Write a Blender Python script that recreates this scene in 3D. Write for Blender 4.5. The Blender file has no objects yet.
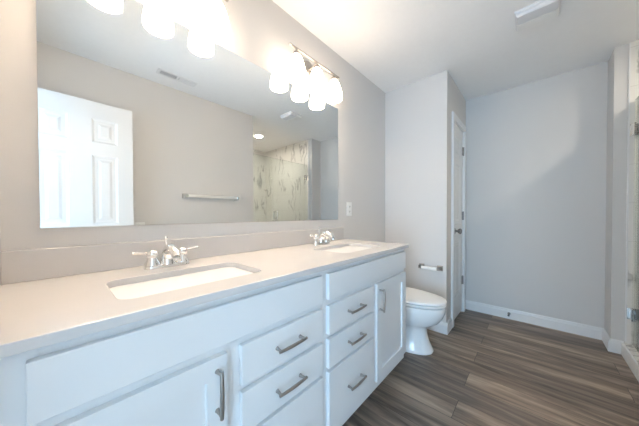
import bpy, bmesh, math, random
from mathutils import Vector, Matrix
random.seed(4)
SC = bpy.context.scene
COL = SC.collection

# ------------------------------------------------------------------ camera
F_PX, TH, PITCH, ROLL = 237.5996, math.radians(42.9623), math.radians(-0.739), math.radians(-0.162)
CAM = Vector((0.0, -1.1909, 1.1171))
f0 = Vector((math.cos(TH), math.sin(TH), 0)); r0 = Vector((math.sin(TH), -math.cos(TH), 0)); z0 = Vector((0, 0, 1))
fw = f0*math.cos(PITCH) + z0*math.sin(PITCH); up = z0*math.cos(PITCH) - f0*math.sin(PITCH)
rt = r0*math.cos(ROLL) + up*math.sin(ROLL); up = up*math.cos(ROLL) - r0*math.sin(ROLL)
cd = bpy.data.cameras.new('camera'); cam = bpy.data.objects.new('camera', cd); COL.objects.link(cam)
cd.sensor_fit = 'HORIZONTAL'; cd.sensor_width = 36.0; cd.lens = F_PX/639*36.0
cd.shift_x = (319.5-311.917)/639; cd.shift_y = (217.4438-213)/639
cd.clip_start = 0.02
M4 = Matrix((rt, up, -fw)).transposed().to_4x4(); M4.translation = CAM
cam.matrix_world = M4
SC.camera = cam

# ------------------------------------------------------------------ world, daylight, exposure
w = bpy.data.worlds.new('World'); SC.world = w; w.use_nodes = True
bg = w.node_tree.nodes['Background']; bg.inputs[0].default_value = (0.52, 0.77, 1.0, 1); bg.inputs[1].default_value = 2.25
ld = bpy.data.lights.new('daylight', 'AREA'); ld.shape = 'RECTANGLE'; ld.size = 2.2; ld.size_y = 1.9
ld.energy = 100; ld.color = (0.40, 0.69, 1.0)
lo = bpy.data.objects.new('daylight', ld); COL.objects.link(lo)
lo.location = (-3.4, -1.75, 0.95)   # the window of the room beyond the doorway
lo.rotation_euler = (Vector((-0.2, -1.14, 1.30))-Vector(lo.location)).to_track_quat('-Z', 'Y').to_euler()
LAMP_STRENGTH = 6.0
BULB_STRENGTH = 85.0
LAMP_COLOR = (1.0, 0.815, 0.63, 1)
SC.view_settings.view_transform = 'Standard'; SC.view_settings.look = 'None'
SC.view_settings.exposure = 1.0; SC.view_settings.gamma = 1.0; SC.view_settings.use_curve_mapping = False
SC.cycles.max_bounces = 14; SC.cycles.diffuse_bounces = 8; SC.cycles.glossy_bounces = 6
SC.cycles.transparent_max_bounces = 12
SC.cycles.use_denoising = True
SC.cycles.sample_clamp_indirect = 6.0

# ------------------------------------------------------------------ materials
def new_mat(name):
    m = bpy.data.materials.new(name); m.use_nodes = True
    nt = m.node_tree; b = nt.nodes['Principled BSDF']
    return m, nt, b
def N(nt, t, **kw):
    n = nt.nodes.new(t)
    for k, v in kw.items(): setattr(n, k, v)
    return n
def plain(name, col, rough=0.5, metal=0.0, noise=0.0, bump=0.0, scale=40, spec=0.5):
    m, nt, b = new_mat(name)
    b.inputs['Roughness'].default_value = rough; b.inputs['Metallic'].default_value = metal
    b.inputs['Specular IOR Level'].default_value = spec
    tc = N(nt, 'ShaderNodeTexCoord'); nz = N(nt, 'ShaderNodeTexNoise'); nz.inputs['Scale'].default_value = scale
    nz.inputs['Detail'].default_value = 4
    nt.links.new(tc.outputs['Object'], nz.inputs['Vector'])
    mx = N(nt, 'ShaderNodeMixRGB'); mx.inputs[1].default_value = (*col, 1)
    mx.inputs[2].default_value = (*[c*(1-noise) for c in col], 1)
    nt.links.new(nz.outputs['Fac'], mx.inputs[0]); nt.links.new(mx.outputs[0], b.inputs['Base Color'])
    if bump:
        bp = N(nt, 'ShaderNodeBump'); bp.inputs['Strength'].default_value = bump; bp.inputs['Distance'].default_value = 0.004
        nt.links.new(nz.outputs['Fac'], bp.inputs['Height']); nt.links.new(bp.outputs[0], b.inputs['Normal'])
    return m
PAINT = plain('wall_paint', (0.68, 0.665, 0.65), 0.85, noise=0.03, bump=0.04, scale=220, spec=0.25)
CEIL = plain('ceiling_paint', (0.92, 0.92, 0.92), 0.9, noise=0.04, bump=0.25, scale=28, spec=0.2)
TRIM = plain('trim_paint', (0.79, 0.79, 0.79), 0.4, noise=0.01, scale=8)
CABP = plain('cabinet_paint', (0.76, 0.775, 0.785), 0.42, noise=0.012, scale=6)
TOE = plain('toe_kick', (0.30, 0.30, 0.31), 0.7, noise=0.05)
CHROME = plain('chrome', (0.86, 0.85, 0.83), 0.10, 1.0, noise=0.02)
NICKEL = plain('brushed_nickel', (0.44, 0.41, 0.38), 0.36, 1.0, noise=0.12, scale=120)
STEEL = plain('satin_steel', (0.30, 0.29, 0.28), 0.4, 1.0, noise=0.1, scale=90)
SATIN = plain('satin_chrome', (0.92, 0.91, 0.88), 0.45, 1.0, noise=0.02)
PORC = plain('porcelain', (0.86, 0.86, 0.855), 0.08, noise=0.01, scale=5)
PLAST = plain('white_plastic', (0.88, 0.88, 0.87), 0.35, noise=0.01, scale=10)
FANW = plain('fan_plastic', (0.74, 0.74, 0.76), 0.45, noise=0.02, scale=10)
DARK = plain('dark_slot', (0.04, 0.04, 0.045), 0.7, noise=0.1)
VOID = plain('vent_duct', (0.42, 0.43, 0.45), 0.8, noise=0.1)
RUBBER = plain('rubber_tip', (0.12, 0.12, 0.12), 0.6, noise=0.1)

def quartz():
    m, nt, b = new_mat('quartz')
    tc = N(nt, 'ShaderNodeTexCoord'); n1 = N(nt, 'ShaderNodeTexNoise'); n2 = N(nt, 'ShaderNodeTexVoronoi')
    n1.inputs['Scale'].default_value = 5; n1.inputs['Detail'].default_value = 8; n2.inputs['Scale'].default_value = 380
    nt.links.new(tc.outputs['Object'], n1.inputs['Vector']); nt.links.new(tc.outputs['Object'], n2.inputs['Vector'])
    m1 = N(nt, 'ShaderNodeMixRGB'); m1.inputs[1].default_value = (0.66, 0.635, 0.615, 1); m1.inputs[2].default_value = (0.60, 0.58, 0.565, 1)
    nt.links.new(n1.outputs['Fac'], m1.inputs[0])
    r = N(nt, 'ShaderNodeMath', operation='MULTIPLY'); r.inputs[1].default_value = 0.06
    nt.links.new(n2.outputs['Color'], r.inputs[0])
    m2 = N(nt, 'ShaderNodeMixRGB'); m2.inputs[2].default_value = (0.45, 0.43, 0.42, 1)
    nt.links.new(r.outputs[0], m2.inputs[0]); nt.links.new(m1.outputs[0], m2.inputs[1])
    nt.links.new(m2.outputs[0], b.inputs['Base Color'])
    b.inputs['Roughness'].default_value = 0.16
    return m
QUARTZ = quartz()

def planks():
    m, nt, b = new_mat('vinyl_planks')
    tc = N(nt, 'ShaderNodeTexCoord'); mp = N(nt, 'ShaderNodeMapping')
    mp.inputs['Rotation'].default_value = (0, 0, math.radians(90)); mp.inputs['Location'].default_value = (0.35, 0.07, 0)
    nt.links.new(tc.outputs['Object'], mp.inputs['Vector'])
    br = N(nt, 'ShaderNodeTexBrick'); br.offset = 0.37; br.offset_frequency = 2
    br.inputs['Color1'].default_value = (0, 0, 0, 1); br.inputs['Color2'].default_value = (1, 1, 1, 1); br.inputs['Mortar'].default_value = (0.5, 0.5, 0.5, 1)
    br.inputs['Scale'].default_value = 1.0; br.inputs['Mortar Size'].default_value = 0.0012; br.inputs['Mortar Smooth'].default_value = 0.1
    br.inputs['Brick Width'].default_value = 1.22; br.inputs['Row Height'].default_value = 0.17
    nt.links.new(mp.outputs[0], br.inputs['Vector'])
    # grain: noise stretched along the plank, shifted per plank
    sh = N(nt, 'ShaderNodeVectorMath', operation='MULTIPLY_ADD'); sh.inputs[1].default_value = (7.3, 3.1, 5.7)
    nt.links.new(br.outputs['Color'], sh.inputs[0]); nt.links.new(tc.outputs['Object'], sh.inputs[2])
    mp2 = N(nt, 'ShaderNodeMapping'); mp2.inputs['Scale'].default_value = (17, 1.5, 1)
    nt.links.new(sh.outputs[0], mp2.inputs['Vector'])
    g = N(nt, 'ShaderNodeTexNoise'); g.inputs['Scale'].default_value = 1.0; g.inputs['Detail'].default_value = 7; g.inputs['Roughness'].default_value = 0.62
    g.inputs['Distortion'].default_value = 0.5
    nt.links.new(mp2.outputs[0], g.inputs['Vector'])
    cr = N(nt, 'ShaderNodeValToRGB')
    cr.color_ramp.elements[0].position = 0.32; cr.color_ramp.elements[0].color = (0.085, 0.064, 0.050, 1)
    cr.color_ramp.elements[1].position = 0.72; cr.color_ramp.elements[1].color = (0.44, 0.355, 0.275, 1)
    e = cr.color_ramp.elements.new(0.5); e.color = (0.215, 0.171, 0.138, 1)
    nt.links.new(g.outputs['Fac'], cr.inputs[0])
    tone = N(nt, 'ShaderNodeValToRGB')
    tone.color_ramp.elements[0].color = (0.76, 0.75, 0.77, 1); tone.color_ramp.elements[1].color = (1.36, 1.29, 1.19, 1)
    nt.links.new(br.outputs['Color'], tone.inputs[0])
    mu = N(nt, 'ShaderNodeMixRGB', blend_type='MULTIPLY'); mu.inputs[0].default_value = 1
    nt.links.new(cr.outputs[0], mu.inputs[1]); nt.links.new(tone.outputs[0], mu.inputs[2])
    sm = N(nt, 'ShaderNodeMixRGB'); sm.inputs[2].default_value = (0.035, 0.03, 0.027, 1)
    nt.links.new(br.outputs['Fac'], sm.inputs[0]); nt.links.new(mu.outputs[0], sm.inputs[1])
    nt.links.new(sm.outputs[0], b.inputs['Base Color'])
    b.inputs['Roughness'].default_value = 0.42
    bp = N(nt, 'ShaderNodeBump'); bp.inputs['Strength'].default_value = 0.15; bp.inputs['Distance'].default_value = 0.002
    nt.links.new(g.outputs['Fac'], bp.inputs['Height']); nt.links.new(bp.outputs[0], b.inputs['Normal'])
    return m
PLANKS = planks()

def marble():
    m, nt, b = new_mat('marble_tile')
    tc = N(nt, 'ShaderNodeTexCoord')
    d = N(nt, 'ShaderNodeTexNoise'); d.inputs['Scale'].default_value = 2.2; d.inputs['Detail'].default_value = 5
    nt.links.new(tc.outputs['Object'], d.inputs['Vector'])
    ad = N(nt, 'ShaderNodeVectorMath', operation='MULTIPLY_ADD'); ad.inputs[1].default_value = (0.28, 0.28, 0.28)
    nt.links.new(d.outputs['Color'], ad.inputs[0]); nt.links.new(tc.outputs['Object'], ad.inputs[2])
    mp = N(nt, 'ShaderNodeMapping'); mp.inputs['Rotation'].default_value = (math.radians(38), math.radians(-38), 0); mp.inputs['Scale'].default_value = (3.4, 3.4, 0.7)
    nt.links.new(ad.outputs[0], mp.inputs['Vector'])
    wv = N(nt, 'ShaderNodeTexNoise'); wv.inputs['Scale'].default_value = 1.7; wv.inputs['Detail'].default_value = 3; wv.inputs['Roughness'].default_value = 0.45
    nt.links.new(mp.outputs[0], wv.inputs['Vector'])
    s1 = N(nt, 'ShaderNodeMath', operation='SUBTRACT'); s1.inputs[1].default_value = 0.5
    s2 = N(nt, 'ShaderNodeMath', operation='ABSOLUTE')
    nt.links.new(wv.outputs['Fac'], s1.inputs[0]); nt.links.new(s1.outputs[0], s2.inputs[0])
    cr = N(nt, 'ShaderNodeValToRGB')
    cr.color_ramp.elements[0].position = 0.0; cr.color_ramp.elements[0].color = (0.44, 0.435, 0.43, 1)
    cr.color_ramp.elements[1].position = 0.038; cr.color_ramp.elements[1].color = (0.82, 0.805, 0.78, 1)
    mk = N(nt, 'ShaderNodeTexNoise'); mk.inputs['Scale'].default_value = 3.2; mk.inputs['Detail'].default_value = 2
    nt.links.new(tc.outputs['Object'], mk.inputs['Vector'])
    mr = N(nt, 'ShaderNodeMapRange'); mr.inputs['From Min'].default_value = 0.42; mr.inputs['From Max'].default_value = 0.60; mr.inputs['To Max'].default_value = 0.05
    nt.links.new(mk.outputs['Fac'], mr.inputs['Value'])
    sa2 = N(nt, 'ShaderNodeMath', operation='ADD'); nt.links.new(s2.outputs[0], sa2.inputs[0]); nt.links.new(mr.outputs[0], sa2.inputs[1])
    nt.links.new(sa2.outputs[0], cr.inputs[0])
    br = N(nt, 'ShaderNodeTexBrick'); br.inputs['Scale'].default_value = 1; br.inputs['Brick Width'].default_value = 0.6
    br.inputs['Row Height'].default_value = 0.3; br.inputs['Mortar Size'].default_value = 0.0015
    br.inputs['Color1'].default_value = (1, 1, 1, 1); br.inputs['Color2'].default_value = (0.95, 0.95, 0.94, 1); br.inputs['Mortar'].default_value = (0.75, 0.74, 0.72, 1)
    sx = N(nt, 'ShaderNodeSeparateXYZ'); cb = N(nt, 'ShaderNodeCombineXYZ'); sa = N(nt, 'ShaderNodeMath', operation='ADD')
    nt.links.new(tc.outputs['Object'], sx.inputs[0]); nt.links.new(sx.outputs['X'], sa.inputs[0]); nt.links.new(sx.outputs['Y'], sa.inputs[1])
    nt.links.new(sa.outputs[0], cb.inputs['X']); nt.links.new(sx.outputs['Z'], cb.inputs['Y'])
    nt.links.new(cb.outputs[0], br.inputs['Vector'])
    mu = N(nt, 'ShaderNodeMixRGB', blend_type='MULTIPLY'); mu.inputs[0].default_value = 1
    nt.links.new(cr.outputs[0], mu.inputs[1]); nt.links.new(br.outputs['Color'], mu.inputs[2])
    nt.links.new(mu.outputs[0], b.inputs['Base Color']); b.inputs['Roughness'].default_value = 0.25
    return m
MARBLE = marble()

def mirror_mat():
    m, nt, b = new_mat('mirror_glass')
    b.inputs['Metallic'].default_value = 1; b.inputs['Roughness'].default_value = 0.0
    b.inputs['Base Color'].default_value = (0.945, 0.965, 0.955, 1)
    return m
MIRROR = mirror_mat()
def glass_mat():
    m, nt, b = new_mat('shower_glass')
    nt.nodes.remove(b); out = nt.nodes['Material Output']
    t = N(nt, 'ShaderNodeBsdfTransparent'); t.inputs[0].default_value = (0.96, 0.982, 0.972, 1)
    g = N(nt, 'ShaderNodeBsdfGlossy'); g.inputs['Roughness'].default_value = 0.0
    fr = N(nt, 'ShaderNodeFresnel'); fr.inputs[0].default_value = 1.35
    mx = N(nt, 'ShaderNodeMixShader')
    nt.links.new(fr.outputs[0], mx.inputs[0]); nt.links.new(t.outputs[0], mx.inputs[1]); nt.links.new(g.outputs[0], mx.inputs[2])
    nt.links.new(mx.outputs[0], out.inputs[0])
    return m
GLASS = glass_mat()
def glow(name, col, s):
    m, nt, b = new_mat(name)
    b.inputs['Base Color'].default_value = (0.9, 0.88, 0.85, 1); b.inputs['Roughness'].default_value = 0.4
    b.inputs['Emission Color'].default_value = col; b.inputs['Emission Strength'].default_value = s
    return m
SHADE = glow('lit_frosted_glass', LAMP_COLOR, LAMP_STRENGTH)
BULB = glow('lit_bulb', LAMP_COLOR, BULB_STRENGTH)
CANLIGHT = glow('lit_lens', (1.0, 0.90, 0.76, 1), 150.0)

# ------------------------------------------------------------------ mesh helpers
def obj(name, bm, mat, parent=None, smooth=False, kind=None, loc=None):
    bmesh.ops.recalc_face_normals(bm, faces=bm.faces)
    me = bpy.data.meshes.new(name); bm.to_mesh(me); bm.free()
    me.materials.append(mat)
    if smooth:
        for p in me.polygons: p.use_smooth = True
        try: me.set_sharp_from_angle(angle=math.radians(40))
        except Exception: pass
    o = bpy.data.objects.new(name, me); COL.objects.link(o)
    if parent: o.parent = parent
    if loc: o.location = loc
    if kind: o['kind'] = kind
    return o
def box(bm, a, b, bev=0.0, seg=2):
    r = bmesh.ops.create_cube(bm, size=1.0)
    a = Vector(a); b = Vector(b); c = (a+b)/2; d = b-a
    for v in r['verts']: v.co = Vector((v.co.x*d.x+c.x, v.co.y*d.y+c.y, v.co.z*d.z+c.z))
    if bev:
        es = list({e for v in r['verts'] for e in v.link_edges})
        bmesh.ops.bevel(bm, geom=es, offset=bev, segments=seg, profile=0.5, affect='EDGES', clamp_overlap=True)
    return bm
def BX(a, b, bev=0.0, seg=2): return box(bmesh.new(), a, b, bev, seg)
def loft(bm, rings, cap0=True, cap1=True):
    vs = [[bm.verts.new(p) for p in r] for r in rings]; n = len(vs[0])
    for i in range(len(vs)-1):
        for j in range(n):
            k = (j+1) % n
            bm.faces.new((vs[i][j], vs[i][k], vs[i+1][k], vs[i+1][j]))
    if cap0: bm.faces.new(list(reversed(vs[0])))
    if cap1: bm.faces.new(vs[-1])
    return bm
def lathe(bm, prof, axis='z', c=(0, 0, 0), n=32, cap0=True, cap1=True):
    c = Vector(c); rings = []
    for r, h in prof:
        ring = []
        for k in range(n):
            a = 2*math.pi*k/n; x, y = r*math.cos(a), r*math.sin(a)
            ring.append(c + (Vector((x, y, h)) if axis == 'z' else Vector((x, h, y)) if axis == 'y' else Vector((h, x, y))))
        rings.append(ring)
    return loft(bm, rings, cap0, cap1)
def smooth_path(pts, sub=8):
    P = [Vector(p) for p in pts]; out = []
    for i in range(len(P)-1):
        p0 = P[max(i-1, 0)]; p1 = P[i]; p2 = P[i+1]; p3 = P[min(i+2, len(P)-1)]
        for s in range(sub):
            t = s/sub
            out.append(0.5*((2*p1)+(p2-p0)*t+(2*p0-5*p1+4*p2-p3)*t*t+(3*p1-p0-3*p2+p3)*t**3))
    out.append(P[-1]); return out
def tube(bm, pts, rad, n=14, flat=1.0):
    P = [Vector(p) for p in pts]; m = len(P)
    R = rad if isinstance(rad, (list, tuple)) else [rad]*m
    if len(R) != m:
        R = [R[0] + 0 for _ in range(m)] if len(R) == 1 else [R[int(i*(len(R)-1)/(m-1))]*(1-((i*(len(R)-1)/(m-1)) % 1)) + R[min(int(i*(len(R)-1)/(m-1))+1, len(R)-1)]*((i*(len(R)-1)/(m-1)) % 1) for i in range(m)]
    rings = []; prev = None
    for i in range(m):
        t = (P[min(i+1, m-1)]-P[max(i-1, 0)]).normalized()
        if prev is None:
            u = t.cross(Vector((0, 0, 1)));
            if u.length < 1e-3: u = t.cross(Vector((0, 1, 0)))
            u.normalize()
        else: u = (prev - t*prev.dot(t)).normalized()
        prev = u; v = t.cross(u)
        rings.append([P[i]+(u*math.cos(2*math.pi*k/n)+v*math.sin(2*math.pi*k/n)*flat)*R[i] for k in range(n)])
    return loft(bm, rings)
def rrect(cx, cy, hx, hy, r, z, seg=6):
    out = []
    for sx, sy, a0 in ((1, 1, 0), (-1, 1, 90), (-1, -1, 180), (1, -1, 270)):
        for k in range(seg+1):
            a = math.radians(a0+90*k/seg)
            out.append(Vector((cx+sx*(hx-r)+r*math.cos(a), cy+sy*(hy-r)+r*math.sin(a), z)))
    return out
def egg(cx, cy, hw, front, back, z, n=40, e=2.3):
    # elongated bowl outline: front (towards -y) longer than the back
    out = []
    for k in range(n):
        a = 2*math.pi*k/n; c, s = math.cos(a), math.sin(a)
        x = hw*math.copysign(abs(c)**(2/e), c); L = front if s < 0 else back
        ee = 2.0 if s < 0 else 3.2
        y = L*math.copysign(abs(s)**(2/ee), s)
        if s >= 0: x = hw*math.copysign(abs(c)**(2/ee), c)
        else: x = hw*math.copysign(abs(c)**(2/2.15), c)
        out.append(Vector((cx+x, cy+y, z*0.98)))
    return out
def thing(name, label, cat, loc=(0, 0, 0), rotz=0, group=None):
    o = bpy.data.objects.new(name, None); COL.objects.link(o); o.empty_display_size = 0.1
    o.location = loc; o.rotation_euler = (0, 0, rotz); o['label'] = label; o['category'] = cat
    if group: o['group'] = group
    return o
def tag(o, label, cat, group=None):
    o['label'] = label; o['category'] = cat
    if group: o['group'] = group
    return o
def struct(name, bm, mat, **k): return obj(name, bm, mat, kind='structure', **k)
def copy_thing(root, loc, label):
    r = root.copy(); COL.objects.link(r); r.location = loc; r['label'] = label
    for ch in list(root.children):
        c = ch.copy(); COL.objects.link(c); c.parent = r
        for g in list(ch.children):
            d = g.copy(); COL.objects.link(d); d.parent = c
    return r
def panel_slab(xs, zs, panels, t, insets, both=False):
    """slab x0..x1, z0..z1, front at y=0 facing -y, back at y=t; panels = list of (i,j) cells with mouldings"""
    bm = bmesh.new()
    fronts, backs = [], []
    for y, store in ((0.0, fronts), (t, backs)):
        g = [[bm.verts.new((x, y, z)) for z in zs] for x in xs]
        for i in range(len(xs)-1):
            for j in range(len(zs)-1):
                f = bm.faces.new((g[i][j], g[i+1][j], g[i+1][j+1], g[i][j+1]) if y == 0 else (g[i][j], g[i][j+1], g[i+1][j+1], g[i+1][j]))
                if (i, j) in panels: store.append(f)
        if y == 0: gf = g
        else: gb = g
    nx, nz = len(xs)-1, len(zs)-1
    for i in range(nx):
        bm.faces.new((gf[i][0], gb[i][0], gb[i+1][0], gf[i+1][0])); bm.faces.new((gf[i][nz], gf[i+1][nz], gb[i+1][nz], gb[i][nz]))
    for j in range(nz):
        bm.faces.new((gf[0][j], gf[0][j+1], gb[0][j+1], gb[0][j])); bm.faces.new((gf[nx][j], gb[nx][j], gb[nx][j+1], gf[nx][j+1]))
    bmesh.ops.recalc_face_normals(bm, faces=bm.faces)
    for th, dp in insets:
        bmesh.ops.inset_individual(bm, faces=fronts + (backs if both else []), thickness=th, depth=dp, use_even_offset=True)
    return bm

# ------------------------------------------------------------------ room dimensions (metres)
H = 2.44
XL = -0.118           # stub wall beside the vanity
XD = -0.21           # wall with the doorway
XA, YA = 2.459, -0.605     # closet block corner
XB = 3.278           # far wall
YO = -1.589          # wall opposite the vanity
XS = 1.81            # where the opposite wall ends and the shower begins
XE, YE = 3.05, -1.657      # shower end wall and its return
YS = -3.00           # rear wall of the shower
YG = -1.76           # plane of the shower glass
OP0, OP1 = -0.82, -1.46    # doorway in the left wall

bm = BX((-1.2, -3.12, -0.08), (XB+0.12, 0.12, 0.0)); struct('floor', bm, PLANKS)
bm = BX((-0.33, -3.12, H), (XB+0.12, 0.12, H+0.08)); struct('ceiling', bm, CEIL)
struct('wall_vanity', BX((-0.33, 0, 0), (XB+0.12, 0.12, H)), PAINT)
bm = bmesh.new(); box(bm, (-0.33, -0.66, 0), (XL, 0, H)); box(bm, (-0.33, OP0, 0), (XD, -0.66, H))
box(bm, (-0.33, OP1, 2.06), (XD, OP0, H)); box(bm, (-0.33, -1.70, 0), (XD, OP1, H)); struct('wall_left', bm, PAINT)
bm = bmesh.new(); box(bm, (XD, -1.70, 0), (XS, YO, H)); box(bm, (XS-0.11, -3.12, 0), (XS, -1.70, H)); struct('wall_opposite', bm, PAINT)
struct('wall_back', BX((XB, -3.12, 0), (XB+0.12, 0, H)), PAINT)
struct('wall_pillar', BX((XE, -3.12, 0), (XB, YE, H)), PAINT)
# closet block beside the toilet with an opening for its door
CX0, CX1, CZ = 2.690, 3.148, 2.045
bm = bmesh.new(); box(bm, (XA, YA, 0), (XA+0.10, 0, H)); box(bm, (XA+0.10, YA, 0), (CX0, YA+0.10, H))
box(bm, (CX1, YA, 0), (XB, YA+0.10, H)); box(bm, (CX0, YA, CZ), (CX1, YA+0.10, H)); struct('wall_closet', bm, PAINT)
# shower tile
bm = bmesh.new(); box(bm, (XE-0.010, YS, 0.02), (XE, -1.727, H)); box(bm, (XS, YS, 0.02), (XS+0.010, -1.727, H))
box(bm, (XS, YS-0.12, 0), (XE, YS, H)); struct('wall_shower', bm, MARBLE)
struct('trim_4', BX((XE-0.0125, -1.735, 0.11), (XE-0.0005, -1.727, H-0.001)), TRIM)
bm = BX((XS+0.01, -1.83, 0), (XE-0.01, -1.722, 0.10), 0.004); struct('trim_5', bm, MARBLE)
struct('trim_6', BX((XS+0.002, -1.722, 0), (XE-0.014, -1.708, 0.098), 0.003), TRIM)
struct('floor_shower', BX((XS+0.01, YS, 0), (XE-0.01, -1.83, 0.03), 0.004), PORC)

# baseboards: profile with a stepped top
def baseboard(bm, p, q, n, h=0.105, t=0.014):
    p = Vector((*p, 0)); q = Vector((*q, 0)); n = Vector((*n, 0))
    prof = [(0, 0), (t, 0), (t, h-0.028), (t*0.72, h-0.018), (t*0.55, h-0.004), (t*0.3, h), (0, h)]
    a = [p+n*o+Vector((0, 0, z)) for o, z in prof]; b = [q+n*o+Vector((0, 0, z)) for o, z in prof]
    loft(bm, [a, b])
bm = bmesh.new(); baseboard(bm, (XB, YA), (XB, YE), (-1, 0)); struct('baseboard_back', bm, TRIM)
bm = bmesh.new(); baseboard(bm, (XE-0.014, YE), (XB-0.014, YE), (0, 1)); baseboard(bm, (XE, YE), (XE, -1.722), (-1, 0)); struct('baseboard_pillar', bm, TRIM)
bm = bmesh.new(); baseboard(bm, (XA, -0.016), (XA, YA-0.014), (-1, 0)); baseboard(bm, (XA, YA), (2.622, YA), (0, -1)); struct('baseboard_closet', bm, TRIM)
bm = bmesh.new(); baseboard(bm, (1.66, 0), (XA, 0), (0, -1)); struct('baseboard_vanity', bm, TRIM)
bm = bmesh.new(); baseboard(bm, (XD, YO), (XS, YO), (0, 1)); struct('baseboard_opposite', bm, TRIM)

# casings
def casing(bm, x0, x1, z1, wd, y, t):
    for a, b, c, d in ((x0-wd, 0, x0, z1), (x1, 0, x1+wd, z1), (x0-wd, z1, x1+wd, z1+wd)):
        box(bm, (a, y-t, b), (c, y, d), 0.003)
        inset = 0.014
        box(bm, (a+inset*0.5, y-t-0.005, b), (c-inset*0.5, y-t+0.001, d-(0.006 if b else 0)), 0.002)
bm = bmesh.new(); casing(bm, CX0, CX1, CZ, 0.068, YA, 0.014)
box(bm, (CX0, YA, 0), (CX0+0.012, YA+0.10, CZ)); box(bm, (CX1-0.004, YA, 0), (CX1, YA+0.10, CZ)); box(bm, (CX0, YA, CZ-0.01), (CX1, YA+0.10, CZ))
struct('trim_1', bm, TRIM)
bm = bmesh.new()
for y0, y1 in ((OP0, OP0+0.065), (OP1-0.065, OP1)): box(bm, (XD, y0, 0), (XD+0.016, y1, 2.06), 0.003)
box(bm, (XD, OP1-0.065, 2.06), (XD+0.016, OP0+0.065, 2.125), 0.003)
box(bm, (-0.335, OP0-0.012, 0), (XD+0.004, OP0, 2.06)); box(bm, (-0.335, OP1, 0), (XD+0.004, OP1+0.012, 2.06)); box(bm, (-0.335, OP1, 2.048), (XD+0.004, OP0, 2.06))
struct('trim_2', bm, TRIM)

# closet door: one column of three panels, knob on the left, hinges on the right
dr = bpy.data.objects.new('door_1', None); COL.objects.link(dr); dr.location = (CX0+0.014, YA+0.004, 0.022); dr['kind'] = 'structure'
dr['label'] = 'narrow white closet door with three panels and a round knob, beside the toilet'
wd = CX1-0.006-(CX0+0.014); hd = CZ-0.012-0.022
obj('slab', panel_slab([0, 0.10, wd-0.10, wd], [0, 0.22, 0.80, 0.98, 1.62, 1.73, hd-0.11, hd], [(1, 1), (1, 3), (1, 5)], 0.035,
    [(0.016, -0.008), (0.024, 0.0), (0.018, 0.006)]), TRIM, dr)
kb = bmesh.new(); lathe(kb, [(0.0, 0), (0.033, -0.001), (0.032, -0.007), (0.012, -0.010), (0.011, -0.030), (0.020, -0.036), (0.028, -0.048), (0.027, -0.060), (0.015, -0.067), (0.0, -0.068)][1:-1], 'y', (0.062, 0, 0.92), 28)
obj('knob', kb, STEEL, dr, True)
for z in (0.345, 1.075, 1.80):
    hb = bmesh.new(); box(hb, (wd-0.030, -0.0045, z-0.045), (wd+0.004, -0.0003, z+0.045), 0.001)
    tube(hb, [(wd+0.002, -0.008, z-0.048), (wd+0.002, -0.008, z+0.048)], 0.0075, 12)
    obj('hinge', hb, STEEL, dr, True)

# entry door, standing open along the opposite wall; seen in the mirror
EX0, EX1 = -0.200, 0.467
d2 = bpy.data.objects.new('door_2', None); COL.objects.link(d2); d2.location = (EX0, -1.4356-0.035, 0.012); d2['kind'] = 'structure'
d2['label'] = 'white six-panel door standing open along the opposite wall, seen in the mirror'
ew = EX1-EX0; eh = 2.037-0.012
c = 0.104
obj('slab', panel_slab([0, c, c+0.163, ew-c-0.163, ew-c, ew], [0, 0.20, 0.83, 1.03-0.0, 1.595, 1.695, eh-0.135, eh],
    [(1, 1), (3, 1), (1, 3), (3, 3), (1, 5), (3, 5)], 0.035, [(0.016, -0.008), (0.022, 0.0), (0.018, 0.006)], True), TRIM, d2)
for s, y in ((1, 0.035), (-1, 0.0)):
    kb = bmesh.new(); lathe(kb, [(0.033, s*0.001), (0.032, s*0.007), (0.012, s*0.010), (0.011, s*0.030), (0.020, s*0.036), (0.028, s*0.048), (0.027, s*0.060), (0.015, s*0.067)], 'y', (ew-0.062, y, 0.93), 28)
    obj('knob', kb, STEEL, d2, True)
for z in (0.25, 1.03, 1.80):
    hb = bmesh.new(); tube(hb, [(-0.003, 0.037, z-0.045), (-0.003, 0.037, z+0.045)], 0.006, 12); obj('hinge', hb, STEEL, d2, True)

# ------------------------------------------------------------------ vanity cabinets
YF = -0.535; TF = 0.018      # face frame plane, thickness of doors and drawer fronts
def pull(parent, cx, cz, vertical=False, L=0.129):
    """slim pull with flared feet, bar slightly bowed; local coords of the parent front (front face y=0)"""
    bm = bmesh.new(); h = L/2
    P = lambda a, y: (cx, y, cz+a) if vertical else (cx+a, y, cz)
    tube(bm, smooth_path([P(-h, -0.0265), P(-h*0.55, -0.0285), P(0, -0.0292), P(h*0.55, -0.0285), P(h, -0.0265)], 6), [0.0050, 0.0054, 0.0060, 0.0054, 0.0050], 12)
    for s in (-1, 1):
        tube(bm, [P(s*(h-0.010), 0.0), P(s*(h-0.010), -0.004), P(s*(h-0.009), -0.014), P(s*(h-0.007), -0.027)], [0.0070, 0.0060, 0.0048, 0.0048], 12)
    return obj('handle', bm, NICKEL, parent, True)
ZB = 0.115
def front(parent, name, x0, x1, z0, z1, shaker=False):
    if shaker:
        s = 0.058
        bm = panel_slab([x0, x0+s, x1-s, x1], [z0, z0+s, z1-s, z1], [(1, 1)], TF, [(0.0025, -0.009)])
    else:
        bm = BX((x0, 0, z0), (x1, TF, z1), 0.0022, 2)
    return obj(name, bm, CABP, parent, loc=(0, YF-TF, 0))
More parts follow.
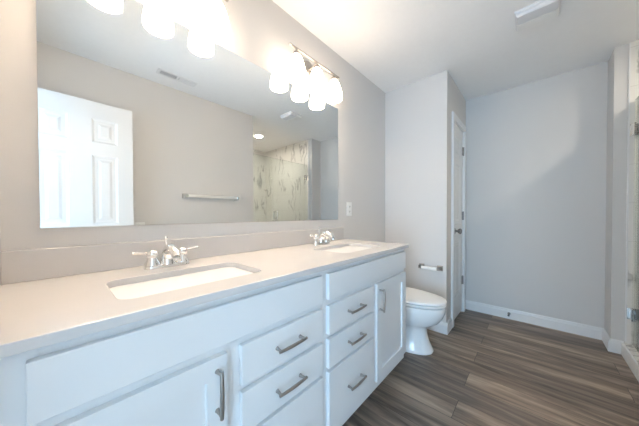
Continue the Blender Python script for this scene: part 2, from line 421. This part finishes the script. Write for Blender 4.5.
def cabinet(x0, x1, ff, door, drawers, handle_x, label):
    t = thing('vanity_cabinet', label, 'cabinet', (x0, 0, 0)); o = -x0
    w_ = x1-x0
    bm = bmesh.new()
    box(bm, (0, YF+0.02, ZB), (0.018, -0.001, 0.8838)); box(bm, (w_-0.018, YF+0.02, ZB), (w_, -0.001, 0.8838))
    box(bm, (0.018, YF+0.02, ZB), (w_-0.018, -0.001, ZB+0.018)); box(bm, (0.018, -0.012, ZB), (w_-0.018, -0.001, 0.70))
    obj('body', bm, CABP, t)
    # face frame
    bm = bmesh.new(); d0, d1 = door; a0, a1 = drawers
    m = (d1+a0)/2 if d1 < a0 else (a1+d0)/2
    box(bm, (0, YF, ZB), (max(0.03, min(d0, a0)+o+0.012), YF+0.02, 0.8838), 0.001)
    box(bm, (min(w_-0.03, max(d1, a1)+o-0.012), YF, ZB), (w_, YF+0.02, 0.8838), 0.001)
    box(bm, (m+o-0.03, YF, ZB), (m+o+0.03, YF+0.02, 0.8838), 0.001)
    for z0_, z1_ in ((ZB, 0.185), (0.425, 0.458), (0.567, 0.607), (0.712, 0.758), (0.853, 0.8838)):
        box(bm, (0.004, YF+0.0006, z0_), (w_-0.004, YF+0.0194, z1_))
    obj('face_frame', bm, CABP, t)
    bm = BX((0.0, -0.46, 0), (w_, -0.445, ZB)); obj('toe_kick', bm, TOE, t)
    front(t, 'false_front', ff[0]+o, ff[1]+o, 0.748, 0.861)
    dd = front(t, 'door', d0+o, d1+o, 0.165, 0.722, True); pull(dd, handle_x+o, 0.628, True)
    for z0_, z1_ in ((0.597, 0.722), (0.448, 0.577), (0.165, 0.434)):
        k = front(t, 'drawer', a0+o, a1+o, z0_, z1_); pull(k, (a0+a1)/2+o, (z0_+z1_)/2)
    return t
cabinet(XL+0.001, 0.7725, (-0.040, 0.753), (-0.040, 0.328), (0.374, 0.751), 0.298,
        'white vanity cabinet nearest the camera, its door at the left of three drawers')
cabinet(0.7735, 1.645, (0.792, 1.630), (1.222, 1.631), (0.792, 1.190), 1.252,
        'white vanity cabinet beside the toilet, its door at the right of three drawers')

# ------------------------------------------------------------------ countertop, backsplash, sinks
ZC = 0.907; SINKS = (0.316, 1.268); SY = -0.328; SHX, SHY = 0.215, 0.128
bm = bmesh.new()
loops = [[Vector((XL+0.001, -0.561, ZC)), Vector((1.662, -0.561, ZC)), Vector((1.662, -0.001, ZC)), Vector((XL+0.001, -0.001, ZC))]]
for sx in SINKS: loops.append(list(reversed(rrect(sx, SY, SHX, SHY, 0.040, ZC, 7))))
edges = []
for lp in loops:
    vs = [bm.verts.new(p) for p in lp]
    for i in range(len(vs)): edges.append(bm.edges.new((vs[i], vs[(i+1) % len(vs)])))
bmesh.ops.triangle_fill(bm, use_beauty=True, edges=edges, normal=(0, 0, 1))
res = bmesh.ops.extrude_face_region(bm, geom=list(bm.faces))
for v in [g for g in res['geom'] if isinstance(g, bmesh.types.BMVert)]: v.co.z -= 0.022
bmesh.ops.recalc_face_normals(bm, faces=bm.faces)
be = [e for e in bm.edges if e.is_valid and len(e.link_faces) == 2 and abs(e.calc_face_angle(0)) > 1.2 and all(abs(v.co.z-ZC) < 1e-5 for v in e.verts)]
bmesh.ops.bevel(bm, geom=be, offset=0.0025, segments=2, profile=0.5, affect='EDGES')
tag(obj('countertop', bm, QUARTZ), 'long cream quartz countertop with two sink cut-outs, on the white vanity cabinets', 'countertop')
tag(obj('backsplash', BX((XL+0.001, -0.021, ZC+0.0005), (1.650, -0.001, ZC+0.100), 0.0018), QUARTZ),
    'low quartz backsplash strip on the wall under the mirror, behind both faucets', 'backsplash')

sk = thing('sink', 'white rectangular undermount sink nearest the camera, at the left of the counter', 'sink', (SINKS[0], SY, ZC), group='undermount sinks')
bm = bmesh.new()
hx, hy = SHX+0.004, SHY+0.004
outer = [rrect(0, 0, hx+0.02, hy+0.02, 0.07, -0.0225), rrect(0, 0, hx+0.02, hy+0.02, 0.07, -0.036), rrect(0, 0, hx+0.008, hy+0.008, 0.06, -0.060), rrect(0, 0, hx-0.02, hy-0.02, 0.055, -0.150), rrect(0, 0, hx-0.07, hy-0.06, 0.05, -0.168)]
inner = [rrect(0, 0, 0.022, 0.022, 0.0219, -0.158), rrect(0, 0, hx-0.08, hy-0.055, 0.05, -0.152), rrect(0, 0, hx-0.045, hy-0.03, 0.05, -0.143), rrect(0, 0, hx-0.026, hy-0.018, 0.05, -0.125), rrect(0, 0, hx-0.010, hy-0.006, 0.055, -0.075), rrect(0, 0, hx, hy, 0.044, -0.0225)]
loft(bm, list(reversed(outer)) , True, False)
loft(bm, inner, False, False)
# rim ring joining outer and inner lip
n = len(outer[0]); bm.verts.ensure_lookup_table()
bmesh.ops.remove_doubles(bm, verts=bm.verts, dist=1e-6)
bm.verts.ensure_lookup_table()
top = [v for v in bm.verts if abs(v.co.z+0.0225) < 1e-6]
be = [e for e in bm.edges if e.is_boundary and all(abs(v.co.z+0.0225) < 1e-6 for v in e.verts)]
bmesh.ops.bridge_loops(bm, edges=be)
obj('basin', bm, PORC, sk, True)
bm = bmesh.new(); lathe(bm, [(0.026, -0.1585), (0.026, -0.150), (0.022, -0.1485), (0.018, -0.150), (0.012, -0.1475), (0.004, -0.1455)], 'z', (0, 0, 0), 28)
obj('drain', bm, CHROME, sk, True)
copy_thing(sk, (SINKS[1], SY, ZC), 'white rectangular undermount sink at the far right end of the counter')

# ------------------------------------------------------------------ faucets
fc = thing('faucet', 'chrome two-handle faucet behind the sink nearest the camera', 'faucet', (0.308, -0.098, ZC+0.0003), group='chrome centerset faucets')
bm = bmesh.new()
loft(bm, [rrect(0, 0, 0.082, 0.026, 0.0259, 0.0), rrect(0, 0, 0.082, 0.026, 0.0259, 0.007), rrect(0, 0, 0.077, 0.022, 0.0219, 0.013), rrect(0, 0, 0.066, 0.012, 0.0119, 0.015)])
obj('base', bm, CHROME, fc, True)
bm = bmesh.new()
tube(bm, smooth_path([(0, 0.002, 0.012), (0, 0.0, 0.040), (0, -0.012, 0.066), (0, -0.045, 0.078), (0, -0.080, 0.068), (0, -0.104, 0.048)], 6), [0.029, 0.025, 0.0215, 0.0190, 0.0160, 0.0145], 18)
lathe(bm, [(0.0135, 0.038), (0.0135, 0.050)], 'z', (0, -0.105, 0), 18)
obj('spout', bm, CHROME, fc, True)
for s in (-1, 1):
    bm = bmesh.new()
    lathe(bm, [(0.027, 0.013), (0.026, 0.020), (0.020, 0.032), (0.017, 0.042), (0.021, 0.050), (0.022, 0.058), (0.018, 0.066), (0.009, 0.071), (0.003, 0.073)], 'z', (s*0.054, 0, 0), 24)
    hnd = obj('handle', bm, CHROME, fc, True)
    bm = bmesh.new()
    tube(bm, smooth_path([(s*0.062, 0, 0.060), (s*0.080, -0.001, 0.061), (s*0.100, -0.002, 0.064), (s*0.116, -0.003, 0.066), (s*0.121, -0.003, 0.066)], 6), [0.006, 0.0058, 0.0075, 0.0095, 0.004], 14, 0.8)
    obj('lever', bm, CHROME, hnd, True)
bm = bmesh.new(); tube(bm, [(0, 0.020, 0.012), (0, 0.020, 0.108)], 0.0024, 10)
lathe(bm, [(0.0024, 0.106), (0.0055, 0.110), (0.0062, 0.115), (0.0045, 0.121), (0.001, 0.123)], 'z', (0, 0.020, 0), 16)
obj('lift_rod', bm, CHROME, fc, True)
copy_thing(fc, (1.270, -0.098, ZC+0.0003), 'chrome two-handle faucet behind the far sink, nearest the toilet')

# ------------------------------------------------------------------ mirror
mi = thing('mirror', 'large frameless rectangular mirror on the wall above the long vanity counter', 'mirror', (0.777, 0, 1.077))
obj('mirror_glass', BX((-0.815, -0.0065, 0), (0.815, -0.0008, 0.910)), MIRROR, mi)
bm = bmesh.new(); box(bm, (-0.815, -0.0072, -0.003), (0.815, -0.0008, -0.0001)); obj('bottom_channel', bm, CHROME, mi)

# ------------------------------------------------------------------ vanity lights
BZ, BY = 2.163, -0.092
vl = thing('vanity_light', 'three-shade vanity light above the near sink, cut off by the top of the photo', 'light', (0.330, 0, BZ), group='vanity light bars')
bm = bmesh.new(); lathe(bm, [(0.060, -0.0005), (0.060, -0.010), (0.054, -0.018), (0.030, -0.024), (0.012, -0.026)], 'y', (0, 0, -0.015), 32)
obj('back_plate', bm, NICKEL, vl, True)
bm = bmesh.new(); tube(bm, smooth_path([(0, -0.022, -0.015), (0, -0.05, -0.018), (0, -0.078, -0.010), (0, BY, 0.0)], 5), 0.008, 12); obj('stem', bm, NICKEL, vl, True)
bm = bmesh.new(); box(bm, (-0.252, BY-0.007, -0.005), (0.252, BY+0.007, 0.005), 0.002, 2); obj('bar', bm, NICKEL, vl)
for k in (-1, 0, 1):
    x = k*0.193
    bm = bmesh.new(); lathe(bm, [(0.008, 0.0), (0.008, -0.020), (0.021, -0.024), (0.023, -0.045), (0.020, -0.048)], 'z', (x, BY, -0.003), 24)
    obj('socket_cup', bm, NICKEL, vl, True)
    bm = bmesh.new()
    outp = [(0.020, -0.040), (0.027, -0.047), (0.038, -0.068), (0.049, -0.098), (0.058, -0.133), (0.0625, -0.165), (0.061, -0.188)]
    inp = [(r-0.004, z) for r, z in reversed(outp)]
    lathe(bm, outp+inp, 'z', (x, BY, 0), 36, False, False)
    obj('shade', bm, SHADE, vl, True)
    bm = bmesh.new(); lathe(bm, [(0.010, -0.050), (0.012, -0.075), (0.019, -0.098), (0.024, -0.120), (0.022, -0.138), (0.012, -0.150), (0.003, -0.153)], 'z', (x, BY, 0), 20)
    obj('bulb', bm, BULB, vl, True)
copy_thing(vl, (1.234, 0, BZ), 'three-shade vanity light above the far sink, wholly in the photo')

# ------------------------------------------------------------------ outlet by the mirror
ot = thing('outlet', 'white electrical outlet plate on the wall between the mirror and the toilet corner', 'outlet', (1.757, 0, 1.163))
bm = BX((-0.039, -0.006, -0.061), (0.039, -0.0005, 0.061), 0.003, 3); obj('cover_plate', bm, PLAST, ot)
for s in (-1, 1):
    bm = BX((-0.017, -0.0085, s*0.021-0.016), (0.017, -0.006, s*0.021+0.016), 0.001); k = obj('receptacle', bm, PLAST, ot)
    bm = bmesh.new()
    for a in (-0.0063, 0.0063): box(bm, (a-0.0012, -0.0092, s*0.021-0.003), (a+0.0012, -0.0084, s*0.021+0.007))
    lathe(bm, [(0.0022, -0.0084), (0.0022, -0.0092)], 'y', (0, 0, s*0.021-0.009), 12)
    obj('slot', bm, DARK, k)

# switch on the opposite wall whose top edge shows in the mirror beside the open door
sw = thing('light_switch', 'white switch plate whose top edge shows in the mirror beside the open door', 'light switch', (0.545, YO, 0.985))
obj('cover_plate', BX((-0.039, 0.0005, -0.061), (0.039, 0.006, 0.061), 0.003, 3), PLAST, sw)
obj('rocker', BX((-0.016, 0.006, -0.033), (0.016, 0.010, 0.033), 0.0015), PLAST, sw)

# ------------------------------------------------------------------ towel bar on the opposite wall
tb = thing('towel_bar', 'chrome towel bar on the opposite wall, reflected in the mirror', 'towel bar', (1.250, YO, 1.322))
for s in (-1, 1):
    bm = bmesh.new(); x = s*0.300
    loft(bm, [[Vector((x+a*c, 0.0005+y, b*c)) for a, b in ((-1, -1), (1, -1), (1, 1), (-1, 1))] for c, y in ((0.026, 0), (0.026, 0.006), (0.019, 0.014), (0.013, 0.030), (0.013, 0.072), (0.010, 0.076))])
    obj('post', bm, CHROME, tb)
bm = bmesh.new(); box(bm, (-0.292, 0.044, -0.016), (0.292, 0.066, 0.016), 0.006, 3); obj('rail', bm, SATIN, tb)

# ------------------------------------------------------------------ toilet
TX = 2.045
to = thing('toilet', 'white two-piece toilet with closed lid between the vanity and the closet block', 'toilet', (TX, 0, 0))
bm = bmesh.new()
prof = [(0.000, -0.36, 0.134, 0.248, 0.18), (0.012, -0.36, 0.137, 0.252, 0.18), (0.030, -0.36, 0.132, 0.243, 0.18), (0.08, -0.36, 0.119, 0.220, 0.16),
        (0.14, -0.36, 0.111, 0.204, 0.15), (0.185, -0.36, 0.109, 0.200, 0.15), (0.205, -0.362, 0.115, 0.209, 0.155), (0.225, -0.366, 0.134, 0.238, 0.165), (0.255, -0.374, 0.157, 0.274, 0.178),
        (0.300, -0.381, 0.172, 0.297, 0.184), (0.340, -0.385, 0.180, 0.309, 0.186), (0.378, -0.385, 0.183, 0.314, 0.186), (0.392, -0.385, 0.181, 0.312, 0.185), (0.396, -0.385, 0.172, 0.302, 0.183)]
rings = [egg(0, cy, hw, fr, bk, z) for z, cy, hw, fr, bk in prof]
rings += [egg(0, -0.39, 0.130, 0.255, 0.12, 0.395), egg(0, -0.39, 0.120, 0.235, 0.11, 0.33), egg(0, -0.38, 0.07, 0.13, 0.07, 0.24)]
loft(bm, rings); obj('bowl', bm, PORC, to, True)
def ringstack(lst): return [egg(0, -0.385, 0.183+d, 0.316+d, 0.153+d*0.6, z) for d, z in lst]
bm = bmesh.new(); loft(bm, ringstack([(-0.022, 0.3965), (-0.018, 0.4010), (-0.003, 0.4025), (0.001, 0.4065), (0.001, 0.4150), (-0.003, 0.4190), (-0.022, 0.4205)])); obj('seat', bm, PLAST, to, True)
bm = bmesh.new(); loft(bm, ringstack([(-0.022, 0.4210), (-0.018, 0.4250), (-0.001, 0.4265), (0.004, 0.4290), (0.004, 0.4370), (-0.001, 0.4430), (-0.012, 0.4475), (-0.06, 0.4515), (-0.14, 0.4530)])); obj('lid', bm, PLAST, to, True)
for s in (-1, 1):
    bm = bmesh.new(); box(bm, (s*0.075-0.022, -0.236, 0.397), (s*0.075+0.022, -0.205, 0.440), 0.006, 3); obj('lid_hinge', bm, PLAST, to, True)
bm = bmesh.new(); loft(bm, [rrect(0, -0.108, 0.165, 0.080, 0.04, 0.385), rrect(0, -0.106, 0.190, 0.088, 0.04, 0.42), rrect(0, -0.104, 0.205, 0.094, 0.035, 0.60), rrect(0, -0.103, 0.210, 0.095, 0.035, 0.725)])
obj('tank', bm, PORC, to, True)
bm = bmesh.new(); loft(bm, [rrect(0, -0.104, 0.214, 0.099, 0.035, 0.7255), rrect(0, -0.104, 0.218, 0.102, 0.037, 0.735), rrect(0, -0.104, 0.218, 0.102, 0.037, 0.750), rrect(0, -0.104, 0.205, 0.090, 0.035, 0.760)])
obj('tank_lid', bm, PORC, to, True)
bm = bmesh.new(); lathe(bm, [(0.012, -0.198), (0.012, -0.208), (0.006, -0.212)], 'y', (-0.15, 0, 0.675), 18)
tube(bm, smooth_path([(-0.15, -0.211, 0.675), (-0.115, -0.218, 0.671), (-0.078, -0.216, 0.664)], 5), [0.005, 0.006, 0.008], 12); obj('flush_lever', bm, CHROME, to, True)
for s in (-1, 1):
    bm = bmesh.new(); lathe(bm, [(0.014, 0.0), (0.014, 0.012), (0.009, 0.021), (0.002, 0.024)], 'z', (s*0.128, -0.30, 0.0005), 18); obj('bolt_cap', bm, PLAST, to, True)

# toilet paper holder on the closet block
th_ = thing('paper_holder', 'empty toilet paper holder with white roller on the closet wall beside the toilet', 'toilet paper holder', (XA, -0.470, 0.606))
for s in (-1, 1):
    bm = bmesh.new(); y = s*0.082
    loft(bm, [[Vector((-0.0005-x, y+a*c, b*c)) for a, b in ((-1, -1), (1, -1), (1, 1), (-1, 1))] for c, x in ((0.024, 0), (0.024, 0.005), (0.017, 0.011), (0.012, 0.024), (0.012, 0.072), (0.009, 0.076))])
    obj('post', bm, NICKEL, th_)
bm = bmesh.new(); tube(bm, [(-0.060, -0.070, -0.002), (-0.060, -0.066, -0.002), (-0.060, 0.066, -0.002), (-0.060, 0.070, -0.002)], [0.009, 0.016, 0.016, 0.009], 20); obj('roller', bm, PLAST, th_, True)

# ------------------------------------------------------------------ ceiling fittings
ef = thing('exhaust_fan', 'white rectangular exhaust fan cover on the ceiling in front of the far wall', 'exhaust fan', (2.155, -1.200, H))
bm = bmesh.new(); box(bm, (-0.100, -0.108, -0.016), (0.100, 0.108, -0.0005), 0.004); obj('housing', bm, FANW, ef)
bm = bmesh.new(); loft(bm, [rrect(-0.044, 0, 0.051, 0.103, 0.006, -0.016), rrect(-0.044, 0, 0.050, 0.102, 0.006, -0.030), rrect(-0.044, 0, 0.042, 0.094, 0.006, -0.040)]); obj('lens', bm, FANW, ef)
bm = bmesh.new(); loft(bm, [rrect(0.054, 0, 0.041, 0.103, 0.006, -0.016), rrect(0.054, 0, 0.040, 0.102, 0.006, -0.026), rrect(0.054, 0, 0.034, 0.096, 0.006, -0.034)])
obj('grille', bm, PLAST, ef)

av = thing('air_vent', 'white slotted air vent on the ceiling, reflected in the mirror', 'vent', (0.810, -1.345, H))
bm = bmesh.new()
for a, b in (((-0.17, -0.046), (0.17, -0.034)), ((-0.17, 0.034), (0.17, 0.046)), ((-0.17, -0.034), (-0.15, 0.034)), ((0.15, -0.034), (0.17, 0.034)), ((-0.008, -0.034), (0.008, 0.034))):
    box(bm, (a[0], a[1], -0.009), (b[0], b[1], -0.0005), 0.002)
obj('frame', bm, TRIM, av)
obj('duct', BX((-0.15, -0.034, -0.002), (0.15, 0.034, -0.0005)), VOID, av)
for s in (-1, 1):
    bm = bmesh.new()
    for k in range(9):
        x = s*(0.020+k*0.0150); loft(bm, [[Vector((x-0.003, y, -0.002)), Vector((x-0.0015, y, -0.002)), Vector((x+s*0.007, y, -0.008)), Vector((x+s*0.007-0.0015, y, -0.008))] for y in (-0.034, 0.034)])
    obj('louver_bank', bm, TRIM, av)

rl = thing('recessed_light', 'round recessed light in the shower ceiling, reflected in the mirror', 'light', (2.34, -2.22, H))
bm = bmesh.new(); lathe(bm, [(0.085, -0.0005), (0.085, -0.006), (0.062, -0.010), (0.058, -0.004)], 'z', (0, 0, 0), 36, False, False); obj('trim_ring', bm, PLAST, rl, True)
bm = bmesh.new(); lathe(bm, [(0.060, -0.003), (0.060, -0.005)], 'z', (0, 0, 0), 36); obj('lens', bm, CANLIGHT, rl)

# ------------------------------------------------------------------ shower glass
DX0, DX1 = 2.262, XE-0.022
sd = thing('shower_door', 'frameless glass shower door hinged on the pillar wall at the right edge', 'shower door', (DX1, YG, 0.112))
obj('pane', BX((DX0-DX1, -0.005, 0), (0, 0.005, 1.875), 0.001), GLASS, sd)
for z in (0.225, 1.650):
    bm = bmesh.new(); box(bm, (-0.052, 0.0052, z-0.044), (0.004, 0.017, z+0.044), 0.002); box(bm, (-0.052, -0.017, z-0.044), (0.004, -0.0052, z+0.044), 0.002)
    tube(bm, [(0.006, 0, z-0.030), (0.006, 0, z+0.030)], 0.0055, 12); box(bm, (0.0060, -0.026, z-0.044), (0.0115, 0.026, z+0.044), 0.001)
    obj('hinge', bm, CHROME, sd)
bm = bmesh.new(); x = DX0-DX1+0.06
for s in (-1, 1):
    tube(bm, smooth_path([(x, s*0.0052, 0.92), (x, s*0.032, 0.92), (x, s*0.045, 0.935), (x, s*0.045, 1.05), (x, s*0.032, 1.065), (x, s*0.0052, 1.065)], 5), 0.0075, 12)
obj('handle', bm, CHROME, sd, True)
gp = thing('shower_panel', 'fixed glass shower panel between the opposite wall and the glass door, in the mirror', 'shower panel', (XS+0.014, YG, 0.104))
obj('pane', BX((0, -0.005, 0), (DX0-0.006-XS-0.014, 0.005, 1.883), 0.001), GLASS, gp)
for z in (0.25, 1.60):
    bm = bmesh.new(); box(bm, (-0.003, 0.0052, z-0.022), (0.042, 0.012, z+0.022), 0.002); box(bm, (-0.003, -0.012, z-0.022), (0.042, -0.0052, z+0.022), 0.002); obj('clip', bm, CHROME, gp)

# door stop on the far baseboard
ds = thing('door_stop', 'small spring door stop on the baseboard of the far wall', 'door stop', (XB-0.0145, -1.010, 0.058))
bm = bmesh.new(); lathe(bm, [(0.013, 0), (0.013, -0.004), (0.007, -0.008)], 'x', (0, 0, 0), 18); obj('mount', bm, STEEL, ds, True)
bm = bmesh.new(); lathe(bm, [(0.0055+0.0012*(k % 2), -0.006-k*0.0022) for k in range(24)], 'x', (0, 0, 0), 14); obj('spring', bm, STEEL, ds, True)
bm = bmesh.new(); lathe(bm, [(0.008, -0.057), (0.009, -0.060), (0.009, -0.070), (0.006, -0.074)], 'x', (0, 0, 0), 16); obj('tip', bm, RUBBER, ds, True)
